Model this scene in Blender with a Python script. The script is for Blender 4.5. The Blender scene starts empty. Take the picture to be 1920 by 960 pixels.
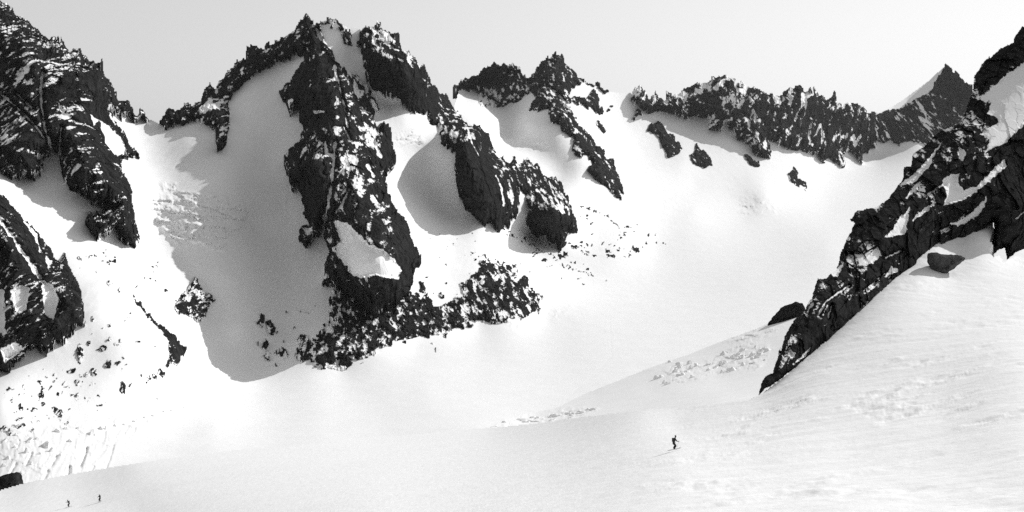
import bpy, math, random
import numpy as np

# ------------------------------------------------------------------ camera, sky, sun, exposure
sc = bpy.context.scene
F = 2200.0            # focal length of the lens in photo pixels (1920 wide)
H0 = 400.0            # photo row of eye level
cam_d = bpy.data.cameras.new('camera'); cam = bpy.data.objects.new('camera', cam_d)
sc.collection.objects.link(cam); sc.camera = cam
cam_d.sensor_width = 36.0; cam_d.lens = F / 1920 * 36.0
cam_d.shift_y = -(480.0 - H0) / 1920.0
cam_d.clip_start = 0.5; cam_d.clip_end = 60000
cam.rotation_euler = (math.pi / 2, 0, 0)

SUN_AZ, SUN_EL = 52.0, 31.0       # degrees right of the view direction, above the horizon
world = bpy.data.worlds.new('World'); sc.world = world; world.use_nodes = True
nt = world.node_tree; nt.nodes.clear()
sky = nt.nodes.new('ShaderNodeTexSky'); sky.sky_type = 'NISHITA'; sky.sun_disc = False
sky.sun_elevation = math.radians(SUN_EL); sky.sun_rotation = math.radians(SUN_AZ)
sky.altitude = 2600; sky.air_density = 1.7; sky.dust_density = 0.0; sky.ozone_density = 1.0
bw = nt.nodes.new('ShaderNodeSeparateColor')      # black and white film, most sensitive to blue
bg = nt.nodes.new('ShaderNodeBackground'); bg.inputs[1].default_value = 0.070
wo = nt.nodes.new('ShaderNodeOutputWorld')
nt.links.new(sky.outputs[0], bw.inputs[0]); nt.links.new(bw.outputs[2], bg.inputs[0]); nt.links.new(bg.outputs[0], wo.inputs[0])

sun_d = bpy.data.lights.new('sun', 'SUN'); sun_d.energy = 2.4; sun_d.angle = math.radians(0.5); sun_d.color = (1, 1, 1)
sun = bpy.data.objects.new('sun', sun_d); sc.collection.objects.link(sun)
from mathutils import Vector, Matrix
_a, _e = math.radians(SUN_AZ), math.radians(SUN_EL)
SUNV = Vector((math.sin(_a) * math.cos(_e), math.cos(_a) * math.cos(_e), math.sin(_e)))
sun.rotation_euler = SUNV.to_track_quat('Z', 'Y').to_euler()

vs = sc.view_settings
vs.view_transform = 'Standard'; vs.look = 'None'; vs.gamma = 1.0; vs.exposure = 0.68; vs.use_curve_mapping = False
sc.cycles.max_bounces = 6; sc.cycles.diffuse_bounces = 5; sc.cycles.sample_clamp_indirect = 3.0; sc.cycles.use_denoising = False      # the grain stays, like the film's

# ------------------------------------------------------------------ noise and small maths
_rng = np.random.RandomState(7)
_perm = _rng.permutation(512).astype(np.int64)
_perm = np.concatenate([_perm] * 3)
_g3 = _rng.normal(size=(512, 3)); _g3 /= np.linalg.norm(_g3, axis=1)[:, None]
_r4 = _rng.rand(512, 4)

_perm = _perm.astype(np.int32); _gx, _gy, _gz = (np.ascontiguousarray(_g3[:, i], np.float32) for i in range(3))
def hsh(i, j, k):
    return _perm[(_perm[(_perm[i & 511] + j) & 511] + k) & 511]

def perlin(x, y, z):
    x, y, z = (np.asarray(q, np.float64) for q in np.broadcast_arrays(x, y, z))
    xi, yi, zi = np.floor(x), np.floor(y), np.floor(z)
    xf, yf, zf = (x-xi).astype(np.float32), (y-yi).astype(np.float32), (z-zi).astype(np.float32)
    xi, yi, zi = xi.astype(np.int32), yi.astype(np.int32), zi.astype(np.int32)
    u, v, w = xf*xf*xf*(xf*(xf*6-15)+10), yf*yf*yf*(yf*(yf*6-15)+10), zf*zf*zf*(zf*(zf*6-15)+10)
    out = np.zeros(x.shape, np.float32)
    for a in (0, 1):
        ha = _perm[(xi+a) & 511]; wa = u if a else 1-u; xa = xf-a
        for b in (0, 1):
            hb = _perm[(ha+yi+b) & 511]; wb = wa*(v if b else 1-v); yb = yf-b
            for c in (0, 1):
                h = _perm[(hb+zi+c) & 511]
                out += (_gx[h]*xa + _gy[h]*yb + _gz[h]*(zf-c)) * wb * (w if c else 1-w)
    return out.astype(np.float64) * 1.5

def fbm(x, y, z, o=4, gain=0.5, lac=2.03):
    s = 0; a = 1.0; t = 0
    for i in range(o):
        s = s + a * perlin(x + 17.3*i, y - 9.1*i, z + 4.7*i); t += a
        x, y, z = x*lac, y*lac, z*lac; a *= gain
    return s / t

def ridged(x, y, z, o=4, gain=0.5, lac=2.07):
    s = 0; a = 1.0; t = 0
    for i in range(o):
        n = 1 - np.abs(perlin(x + 11.3*i, y + 5.1*i, z - 7.7*i)) * 2
        s = s + a * n; t += a
        x, y, z = x*lac, y*lac, z*lac; a *= gain
    return s / t

def facets(x, y, z, tilt=0.6):
    """block-like relief: every jittered cell a tilted plane at its own height"""
    x, y, z = (np.asarray(q, np.float64) for q in np.broadcast_arrays(x, y, z))
    xi, yi, zi = (np.floor(q).astype(np.int32) for q in (x, y, z))
    xf, yf, zf = (x-xi).astype(np.float32), (y-yi).astype(np.float32), (z-zi).astype(np.float32)
    jx, jy, jz, jr = (np.ascontiguousarray(_r4[:, i], np.float32) for i in range(4))
    best = np.full(x.shape, 9.0, np.float32); out = np.zeros(x.shape, np.float32); cid = np.zeros(x.shape, np.int64)
    for a in (-1, 0, 1):
        ha = _perm[(xi+a) & 511]
        for b in (-1, 0, 1):
            hb = _perm[(ha+yi+b) & 511]
            for c in (-1, 0, 1):
                h = _perm[(hb+zi+c) & 511]
                dx = a+jx[h]-xf; dy = b+jy[h]-yf; dz = c+jz[h]-zf
                d = dx*dx+dy*dy+dz*dz
                n = np.nonzero(d < best)
                hn = h[n]; best[n] = d[n]; cid[n] = (xi[n]+a+500)*1000000 + (yi[n]+b+500)*1000 + zi[n]+c+500
                out[n] = (jr[hn]-0.5) + tilt*(_gx[hn]*dx[n] + _gy[hn]*dy[n] + _gz[hn]*dz[n])
    return out.astype(np.float64), cid

def sstep(a, b, x):
    t = np.clip((x - a) / (b - a), 0, 1); return t*t*(3-2*t)

def seg_dist(px, py, pts, closed):
    d = np.full(px.shape, 1e9)
    n = len(pts)
    for i in range(n if closed else n - 1):
        x0, y0 = pts[i]; x1, y1 = pts[(i+1) % n]
        ex, ey = x1-x0, y1-y0; L = ex*ex+ey*ey + 1e-9
        t = np.clip(((px-x0)*ex + (py-y0)*ey)/L, 0, 1)
        d = np.minimum(d, np.hypot(px-x0-t*ex, py-y0-t*ey))
    return d

def poly_sd(px, py, pts):
    """signed distance to a polygon, positive inside"""
    ins = np.zeros(px.shape, bool); n = len(pts)
    for i in range(n):
        x0, y0 = pts[i]; x1, y1 = pts[(i+1) % n]
        if y0 == y1: continue
        c = ((y0 > py) != (y1 > py)) & (px < (x1-x0)*(py-y0)/(y1-y0) + x0)
        ins ^= c
    d = seg_dist(px, py, pts, True)
    return np.where(ins, d, -d)

class Survey:
    """distance of the ground along every line of sight, a thin plate through surveyed points (u, v, forward distance)"""
    def __init__(s, pts, smooth=1e-5):
        P = np.array(pts, float); s.c = P[:, :2]/500.0; n = len(P)
        K = s.k(np.linalg.norm(s.c[:, None]-s.c[None], axis=2)) + np.eye(n)*smooth
        A = np.zeros((n+3, n+3)); A[:n, :n] = K; A[:n, n] = 1; A[:n, n+1:] = s.c; A[n, :n] = 1; A[n+1:, :n] = s.c.T
        b = np.zeros(n+3); b[:n] = np.log(P[:, 2]); s.w = np.linalg.solve(A, b)
    def k(s, r):
        return r*r*np.log(r+1e-9)
    def table(s, u0, u1, v0, v1, h=8.0):
        s.o = (u0, v0, h); gu = np.arange(u0, u1+h, h); gv = np.arange(v0, v1+h, h)
        a, b = np.meshgrid(gu, gv); s.t = np.log(s.exact(a, b)); return s
    def __call__(s, u, v):
        u0, v0, h = s.o; x = (np.asarray(u, float)-u0)/h; y = (np.asarray(v, float)-v0)/h
        x = np.clip(x, 1, s.t.shape[1]-3.001); y = np.clip(y, 1, s.t.shape[0]-3.001)
        i = np.floor(x).astype(int); j = np.floor(y).astype(int); fx = x-i; fy = y-j
        def wt(f): return (-0.5*f+f*f-0.5*f**3, 1-2.5*f*f+1.5*f**3, 0.5*f+2*f*f-1.5*f**3, -0.5*f*f+0.5*f**3)
        wx, wy = wt(fx), wt(fy); o = 0
        for b in range(4):
            r = 0
            for a in range(4): r = r + wx[a]*s.t[j+b-1, i+a-1]
            o = o + wy[b]*r
        return np.exp(o)
    def exact(s, u, v):
        u = np.asarray(u, float); v = np.asarray(v, float); sh = u.shape
        u, v = u.ravel()/500, v.ravel()/500; n = len(s.c)
        o = s.w[n] + s.w[n+1]*u + s.w[n+2]*v
        for i in range(n):
            r2 = (u-s.c[i, 0])**2 + (v-s.c[i, 1])**2
            o = o + s.w[i]*0.5*r2*np.log(r2+1e-12)
        return np.exp(o).reshape(sh)

def at(u, v, Y):
    return np.stack([(u-960.0)/F*Y, Y + 0*u, (H0-v)/F*Y], -1)

# ------------------------------------------------------------------ materials
def new_mat(name):
    m = bpy.data.materials.new(name); m.use_nodes = True
    t = m.node_tree; t.nodes.clear()
    return m, t
def N(t, typ, **kw):
    n = t.nodes.new(typ)
    for k, v in kw.items():
        if k.startswith('i_'): n.inputs[int(k[2:])].default_value = v
        else: setattr(n, k, v)
    return n

def snow_nodes(t, scale, bump, col=0.90, aniso=(1, 1, 1)):
    co = N(t, 'ShaderNodeTexCoord')
    mp = N(t, 'ShaderNodeMapping'); mp.inputs['Scale'].default_value = aniso
    t.links.new(co.outputs['Object'], mp.inputs[0])
    n1 = N(t, 'ShaderNodeTexNoise'); n1.inputs['Scale'].default_value = 1.0/scale; n1.inputs['Detail'].default_value = 6; n1.inputs['Roughness'].default_value = 0.62
    t.links.new(mp.outputs[0], n1.inputs['Vector'])
    bp = N(t, 'ShaderNodeBump'); bp.inputs['Strength'].default_value = 1.0; bp.inputs['Distance'].default_value = bump
    t.links.new(n1.outputs[0], bp.inputs['Height'])
    cr = N(t, 'ShaderNodeValToRGB')
    cr.color_ramp.elements[0].position = 0.3; cr.color_ramp.elements[0].color = (col*0.96,)*3 + (1,)
    cr.color_ramp.elements[1].position = 0.7; cr.color_ramp.elements[1].color = (col,)*3 + (1,)
    t.links.new(n1.outputs[0], cr.inputs[0])
    b = N(t, 'ShaderNodeBsdfPrincipled'); b.inputs['Roughness'].default_value = 0.85; b.inputs['Specular IOR Level'].default_value = 0.15
    t.links.new(cr.outputs[0], b.inputs['Base Color']); t.links.new(bp.outputs[0], b.inputs['Normal'])
    return b

def mat_snow(name, scale, bump, col=0.90, aniso=(1, 1, 1)):
    m, t = new_mat(name); b = snow_nodes(t, scale, bump, col, aniso)
    o = N(t, 'ShaderNodeOutputMaterial'); t.links.new(b.outputs[0], o.inputs[0]); return m

def mat_rock(name, scale, lo=0.03, hi=0.075, snow_scale=12.0):
    """bare granite, with snow where the 'snow' attribute says that it lies"""
    m, t = new_mat(name)
    co = N(t, 'ShaderNodeTexCoord')
    n1 = N(t, 'ShaderNodeTexNoise'); n1.inputs['Scale'].default_value = 1.0/scale; n1.inputs['Detail'].default_value = 7; n1.inputs['Roughness'].default_value = 0.65
    t.links.new(co.outputs['Object'], n1.inputs['Vector'])
    cr = N(t, 'ShaderNodeValToRGB')
    cr.color_ramp.elements[0].position = 0.35; cr.color_ramp.elements[0].color = (lo,)*3 + (1,)
    cr.color_ramp.elements[1].position = 0.7; cr.color_ramp.elements[1].color = (hi,)*3 + (1,)
    t.links.new(n1.outputs[0], cr.inputs[0])
    bp = N(t, 'ShaderNodeBump'); bp.inputs['Strength'].default_value = 0.8; bp.inputs['Distance'].default_value = scale*0.12
    t.links.new(n1.outputs[0], bp.inputs['Height'])
    r = N(t, 'ShaderNodeBsdfPrincipled'); r.inputs['Roughness'].default_value = 0.95; r.inputs['Specular IOR Level'].default_value = 0.0
    t.links.new(cr.outputs[0], r.inputs['Base Color']); t.links.new(bp.outputs[0], r.inputs['Normal'])
    s = snow_nodes(t, snow_scale, snow_scale*0.02)
    at_ = N(t, 'ShaderNodeAttribute'); at_.attribute_name = 'snow'
    n2 = N(t, 'ShaderNodeTexNoise'); n2.inputs['Scale'].default_value = 3.0/scale; n2.inputs['Detail'].default_value = 4
    t.links.new(co.outputs['Object'], n2.inputs['Vector'])
    ad = N(t, 'ShaderNodeMath', operation='MULTIPLY_ADD'); ad.inputs[1].default_value = 0.5; 
    t.links.new(n2.outputs[0], ad.inputs[0]); t.links.new(at_.outputs['Fac'], ad.inputs[2])
    mr = N(t, 'ShaderNodeMapRange'); mr.inputs[1].default_value = 0.68; mr.inputs[2].default_value = 0.82
    t.links.new(ad.outputs[0], mr.inputs[0])
    mx = N(t, 'ShaderNodeMixShader'); t.links.new(mr.outputs[0], mx.inputs[0]); t.links.new(r.outputs[0], mx.inputs[1]); t.links.new(s.outputs[0], mx.inputs[2])
    o = N(t, 'ShaderNodeOutputMaterial'); t.links.new(mx.outputs[0], o.inputs[0]); return m

SNOW_FAR = mat_snow('far_snow', 60.0, 1.5)
SNOW_MID = mat_snow('mid_snow', 14.0, 0.35)
SNOW_NEAR = mat_snow('near_snow', 1.6, 0.13, 0.92, (1.0, 0.5, 1.0))
ROCK_FAR = mat_rock('far_granite', 40.0, 0.012, 0.045, 60)
ROCK_MID = mat_rock('granite', 25.0, 0.009, 0.038, 40)
ROCK_NEAR = mat_rock('near_granite', 2.0, 0.010, 0.042, 3)

BOULDER = mat_rock('boulder_granite', 1.2, 0.045, 0.11, 3)

# ------------------------------------------------------------------ mesh helpers
def link(o, parent=None):
    sc.collection.objects.link(o)
    if parent is not None: o.parent = parent
    return o

def mesh_np(name, V, Q, mat, attrs=None, smooth=True, tris=None):
    me = bpy.data.meshes.new(name)
    V = np.asarray(V, np.float32); Q = np.asarray(Q, np.int32)
    nq, k = Q.shape
    me.vertices.add(len(V)); me.vertices.foreach_set('co', V.ravel())
    me.loops.add(nq*k); me.loops.foreach_set('vertex_index', Q.ravel())
    me.polygons.add(nq); me.polygons.foreach_set('loop_start', np.arange(nq, dtype=np.int32)*k)
    me.polygons.foreach_set('loop_total', np.full(nq, k, np.int32))
    me.polygons.foreach_set('use_smooth', np.full(nq, smooth, bool))
    for an, av in (attrs or {}).items():
        a = me.attributes.new(an, 'FLOAT', 'POINT'); a.data.foreach_set('value', np.asarray(av, np.float32))
    me.update(calc_edges=True); me.validate()
    me.materials.append(mat)
    return me

def tag(o, label=None, cat=None, group=None, kind=None):
    if label: o['label'] = label
    if cat: o['category'] = cat
    if group: o['group'] = group
    if kind: o['kind'] = kind
    return o

def grid_faces(keep):
    """quads of a regular grid all of whose corners are kept"""
    h, w = keep.shape
    idx = np.arange(h*w).reshape(h, w)
    k = keep[:-1, :-1] & keep[1:, :-1] & keep[1:, 1:] & keep[:-1, 1:]
    return np.stack([idx[:-1, :-1][k], idx[1:, :-1][k], idx[1:, 1:][k], idx[:-1, 1:][k]], 1)

def compact(V, Q, attrs):
    used = np.unique(Q); m = np.full(len(V), -1, np.int64); m[used] = np.arange(len(used))
    return V[used], m[Q], {k: a[used] for k, a in attrs.items()}

def add_skirt(V, Q, attrs, back, drop):
    """walls going back and down from the open border, so that the sheet becomes a body"""
    e = np.concatenate([Q[:, [0, 1]], Q[:, [1, 2]], Q[:, [2, 3]], Q[:, [3, 0]]])
    key = np.sort(e, 1); kk = key[:, 0].astype(np.int64)*len(V) + key[:, 1]
    uq, inv, cnt = np.unique(kk, return_inverse=True, return_counts=True)
    be = e[cnt[inv] == 1]
    bv = np.unique(be); m = np.full(len(V), -1, np.int64); m[bv] = len(V) + np.arange(len(bv))
    P = V[bv]; d = P / np.linalg.norm(P, axis=1)[:, None]
    B = P + d*back; B[:, 2] -= drop
    k = len(bv)
    nQ = np.stack([m[be[:, 1]], m[be[:, 0]], m[be[:, 0]]+k, m[be[:, 1]]+k], 1)
    return np.concatenate([V, P, B]), np.concatenate([Q, nQ]), {k_: np.concatenate([a, a[bv], a[bv]]) for k_, a in attrs.items()}

def normals_grid(P):
    du = np.gradient(P, axis=1); dv = np.gradient(P, axis=0)
    n = np.cross(dv, du); n /= np.linalg.norm(n, axis=2)[..., None] + 1e-12
    return n

# ------------------------------------------------------------------ survey of the far snow (valley glacier, side glaciers, moraines)
FAR = Survey([
 # valley glacier
 (-60,900,1500),(0,850,1580),(200,860,1620),(150,800,1720),(400,800,1870),(600,760,2100),(600,850,1680),(900,850,1640),(1200,850,1600),(1500,850,1560),(1900,850,1520),
 (0,960,1330),(960,960,1330),(1900,960,1330),
 (330,720,2090),(480,700,2400),(640,690,2440),(780,650,2680),(900,620,2950),(1020,590,3280),(1120,530,3950),(1230,465,4950),
 (800,730,2250),(950,690,2560),(1100,640,2950),(1250,580,3550),(1400,520,4250),(1550,460,5050),(1700,440,5300),(1900,430,5400),
 (1700,640,2980),(1900,640,2980),
 (1350,460,5150),(1450,420,5900),(1550,390,6800),(1650,365,7600),(1750,350,8000),(1900,345,8100),
 # far basin
 (1400,390,6300),(1430,370,6500),(1300,400,5800),(1300,350,6500),(1200,380,5600),(1180,300,6500),(1150,240,6900),(1170,180,7300),(1250,330,6500),(1280,300,6900),
 (1300,230,7700),(1200,210,7350),(1360,250,7600),(1400,310,7250),(1480,300,7800),(1450,340,7100),(1550,330,8100),(1600,315,8700),(1640,300,9100),(1680,275,9350),(1720,270,9350),(1660,322,8700),(1730,330,8500),
 (1300,150,8000),(1359,137,8050),(1500,160,8350),(1620,200,9300),(1775,120,9750),(1900,200,9700),(1700,181,9950),(1750,145,10100),
 # third side glacier, under the twin peaks
 (855,170,6500),(920,215,6250),(990,230,6000),(930,260,5700),(1000,300,5400),(1040,350,5050),(1090,390,4900),(1140,400,5100),(1060,240,5800),(1100,300,5500),(930,120,6700),(1040,97,6900),(1120,160,7100),
 (1000,440,4500),(1060,480,4300),(1100,440,4700),(1160,460,4700),
 # second side glacier
 (640,60,3880),(660,110,3850),(720,190,3880),(780,230,3950),(750,270,3780),(800,300,3880),(760,350,3600),(830,390,3700),(780,410,3430),(860,430,3620),(940,450,3800),(900,250,4300),(950,330,4250),(1040,400,4220),(720,60,4000),(800,140,4150),
 (820,460,3350),(900,490,3350),(980,520,3480),(1050,540,3650),(810,520,3050),(880,560,3060),(960,580,3130),(770,600,2770),
 # main buttress
 (575,30,3930),(560,120,3780),(620,160,3580),(620,260,3360),(640,360,3120),(660,470,2900),(700,560,2760),(640,600,2640),(700,630,2610),(620,650,2500),(600,560,2760),(720,420,3030),(750,500,2880),
 # first side glacier
 (285,222,3500),(240,220,3420),(400,160,3800),(480,90,3880),(350,260,3330),(470,200,3560),(520,160,3740),(420,330,3060),(500,300,3300),(330,340,3020),(270,300,3120),(280,420,2790),(370,440,2770),(480,430,3000),(330,520,2600),(430,520,2680),(530,520,2850),(360,600,2460),(450,610,2540),(530,620,2650),(400,660,2400),(520,680,2470),
 # left mountain and its foot
 (0,0,2930),(100,70,2960),(200,140,3060),(100,200,2800),(0,200,2740),(180,300,2720),(230,400,2600),(60,300,2600),(30,350,2430),(110,390,2400),(90,450,2240),(200,460,2430),(150,480,2230),(250,480,2520),
 (-60,0,2920),(-60,300,2560),(-60,500,2060),
 # lower left buttress and moraine
 (0,370,2150),(40,430,2110),(0,500,2000),(100,560,2000),(40,600,1910),(0,690,1810),(100,650,1890),(60,720,1790),(0,760,1690),(220,520,2200),(180,650,1930),(250,620,2020),(250,700,1930),(130,740,1810),(60,790,1690),(310,640,2090),(335,680,2120),
], 4e-4).table(-110, 2030, -80, 990)

def snow_top(u):
    """photo row of the highest snow at column u (rock stands on it where the skyline is rock)"""
    xs = [-80,0,100,180,215,235,262,285,300,330,400,470,560,580,600,620,655,672,700,760,800,850,862,900,960,1000,1040,1090,1120,1148,1182,1200,1260,1360,1500,1600,1625,1660,1690,1720,1740,1765,1775,1800,1840,2000]
    ys = [20,20,100,150,205,213,222,224,232,215,175,110,50,45,45,44,50,52,75,115,160,205,160,150,145,150,125,152,160,172,173,190,190,165,185,215,214,206,188,166,151,128,122,150,190,260]
    return np.interp(u, xs, ys)

STEP = 1.75
us = np.arange(-70, 1990, STEP); vs_ = np.arange(20, 966, STEP)
U, Vv = np.meshgrid(us, vs_)
Yb = FAR(U, Vv)
print('far survey', Yb.min(), Yb.max())
P0 = at(U, Vv, Yb)
# gentle relief of wind, slides and buried ice
rel = 9*fbm(P0[..., 0]/420, P0[..., 1]/420, P0[..., 2]/420, 4) + 2.6*fbm(P0[..., 0]/26 + 0.5*fbm(P0[..., 0]/90, P0[..., 1]/90, 0*U, 2), P0[..., 1]/190, P0[..., 2]/140 + 5, 4, 0.6)*(0.25 + 0.75*sstep(640, 520, Vv))
# broken ice: icefall of the first side glacier, crevasses along the near margin, others
def broken(poly, soft, amp, su, sv, ang, seed):
    sd = poly_sd(U, Vv, poly); m = sd > -soft
    if not m.any(): return np.zeros_like(U)
    wgt = sstep(-soft, soft, sd[m] + 14*fbm(U[m]/23, Vv[m]/23, seed + 0*U[m], 3))
    c, s = math.cos(ang), math.sin(ang)
    a = (c*U[m] + s*Vv[m]); b = (-s*U[m] + c*Vv[m])
    wu = 5*fbm(U[m]/15, Vv[m]/15, seed + 3 + 0*U[m], 2)
    w2 = 0.6*fbm(a/su*0.8, b/sv*0.8, seed+2+0*a, 3)
    h, e = facets((a+wu)/su + w2, (b+wu)/sv + w2, seed + 0*a, 1.2)
    h2, e2 = facets((a+wu)/su*2.3 + w2, (b+wu)/sv*2.1 - w2, seed + 5 + 0*a, 1.2)
    stair = (b + 6*fbm(a/40, b/40, seed+4+0*a, 3))/(sv*1.7); stair = stair - np.floor(stair)
    out = np.zeros_like(U); out[m] = wgt * amp * (h*0.8 + 0.45*h2 + 0.8*(stair**3) + 0.5*ridged(a/su*1.3, b/sv*0.9, seed+9+0*a, 3))
    return out
ice = broken([(285,375),(320,362),(370,362),(420,372),(470,395),(455,420),(430,440),(420,470),(370,455),(330,455),(300,430)], 7, 9, 30, 11, 0.12, 3.0)
ice += broken([(300,345),(330,342),(335,358),(305,362)], 4, 6, 12, 7, 0.1, 13.0)
ice += broken([(-20,812),(120,795),(260,765),(360,740),(360,760),(300,790),(240,830),(200,870),(60,930),(-20,930)], 12, 1.5, 14, 30, 0.45, 5.0)
ice += broken([(1190,350),(1260,350),(1300,390),(1230,400)], 18, 5, 26, 10, 0.3, 6.0)
ice += broken([(930,250),(1010,255),(1030,275),(960,285)], 10, 8, 20, 9, 0.1, 7.0)
ice += broken([(1380,370),(1440,365),(1460,395),(1390,405)], 12, 10, 18, 9, 0.1, 8.0)
ice += broken([(930,595),(1010,592),(1070,575),(1060,590),(980,610)], 8, 7, 18, 5, -0.3, 9.0)
ice += broken([(740,245),(800,240),(790,270),(745,280)], 8, 6, 16, 7, -0.2, 10.0)
def groove(pts, hw, deep):
    return deep*np.exp(-(seg_dist(U + 1.5*fbm(U/9, Vv/9, 0*U+2, 2), Vv, pts, False)/hw)**2)
for pts, hw, deep in [([(90,884),(78,907)],2.2,9),([(106,857),(96,873)],2.4,9),([(130,876),(129,890),(128,898)],2.6,14),([(163,841),(158,858),(150,874)],2.4,11),([(176,875),(168,888)],1.8,6),([(213,835),(205,862),(198,880)],1.8,5),([(60,850),(48,872)],2,7),
 ([(240,800),(232,812)],2,5),([(275,790),(262,800)],2,5),([(30,870),(18,890)],2,7),([(284,378),(318,378)],2.0,9),
 ([(1075,735),(1120,700),(1146,668),(1185,620),(1212,590),(1236,555),(1258,528)],1.5,0.9),([(1142,590),(1145,640),(1146,668)],1.5,0.8),([(1100,600),(1098,650)],1.5,0.5)]:
    ice -= groove(pts, hw, deep)
Yd = Yb - rel - ice
P = at(U, Vv, Yd)
rl = np.interp(U, [1640,1660,1676,1700,1725,1745,1758,1770,1800,1840,1990], [214,206,205,196,180,168,150,126,154,194,300])
Yd = Yd + 38*np.clip(rl + 4 - Vv, 0, 40)*sstep(1640, 1660, U)       # the rounded snow crest of the far pyramid
P = at(U, Vv, Yd)
keep = (Vv > snow_top(U))
Q = grid_faces(keep)
cu = U.ravel()[Q].mean(1); cv = Vv.ravel()[Q].mean(1)
REG = [
 ('moraine', [(138,484),(230,492),(270,560),(330,640),(345,690),(250,735),(120,770),(-80,812),(-80,640),(60,660),(150,600)], 'snow covered moraine apron dotted with dark rocks under the dark buttress'),
 ('moraine', [(785,440),(850,455),(930,485),(990,530),(1020,575),(1010,605),(900,625),(780,655),(640,695),(560,690),(600,560),(740,560)], 'rock strewn snow slope at the foot of the tall central buttress'),
 ('moraine', [(930,425),(1000,440),(1085,385),(1130,400),(1190,440),(1235,460),(1180,490),(1110,525),(1040,490)], 'snowy moraine fan with two curved crests below the slab walled rib'),
 ('snow_field', [(-80,0),(300,0),(240,222),(262,300),(262,460),(138,484),(160,600),(60,660),(-80,660)], 'shaded snow couloirs and apron below the steep dark mountain wall'),
 ('side_glacier', [(200,0),(640,0),(640,540),(600,560),(560,690),(470,700),(345,690),(250,540),(230,492),(138,484),(262,460),(240,222)], 'steep side glacier with a broken icefall running down from a low col'),
 ('side_glacier', [(600,0),(845,0),(845,200),(1000,300),(1085,385),(1000,440),(930,425),(1040,490),(1110,525),(1100,530),(1020,575),(930,485),(785,440),(640,560)], 'narrow hanging glacier between the central buttress and the slab walled rib'),
 ('side_glacier', [(840,0),(1180,0),(1180,300),(1230,455),(1130,400),(1085,385),(845,200)], 'bright glacier basin below the pair of jagged dark peaks'),
 ('snow_field', [(1170,0),(1990,0),(1990,350),(1640,330),(1500,370),(1400,400),(1235,460),(1180,300)], 'smooth snow basin under the long serrated headwall'),
]
lab = np.full(len(Q), -1)
for i, (nm, pl, lb) in enumerate(REG):
    w = 8*fbm(cu/40, cv/40, 0*cu + i, 3)
    s = poly_sd(cu+w, cv-w, pl) > 0
    lab[s & (lab < 0)] = i
Vf = P.reshape(-1, 3)
STRUCT = {}
def put(name, V_, Q_, mat, label, attrs=None, smooth=True, kind='structure'):
    V2, Q2, A2 = compact(V_, Q_, attrs or {})
    o = link(bpy.data.objects.new(name, mesh_np(name, V2, Q2, mat, A2, smooth)))
    tag(o, label, None, None, kind); return o
base_objs = []
for i, (nm, pl, lb) in enumerate(REG):
    base_objs.append(put(nm, Vf, Q[lab == i], SNOW_FAR, lb))
put('glacier', Vf, Q[lab < 0], SNOW_FAR, 'broad white valley glacier curving up between the mountains')

# ------------------------------------------------------------------ rock
def components(keep):
    """number the connected islands of a mask"""
    lab = np.where(keep, np.arange(1, keep.size+1).reshape(keep.shape), 0)
    while True:
        o = lab.copy()
        for ax, sh in ((0, 1), (0, -1), (1, 1), (1, -1)):
            r = np.roll(lab, sh, ax); lab = np.where(keep, np.maximum(lab, r), 0)
        # pointer jumping
        f = lab.ravel(); nz = f > 0; g = f.copy(); g[nz] = np.maximum(f[nz], f[f[nz]-1]); lab = g.reshape(keep.shape)
        if (lab == o).all(): return lab

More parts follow.
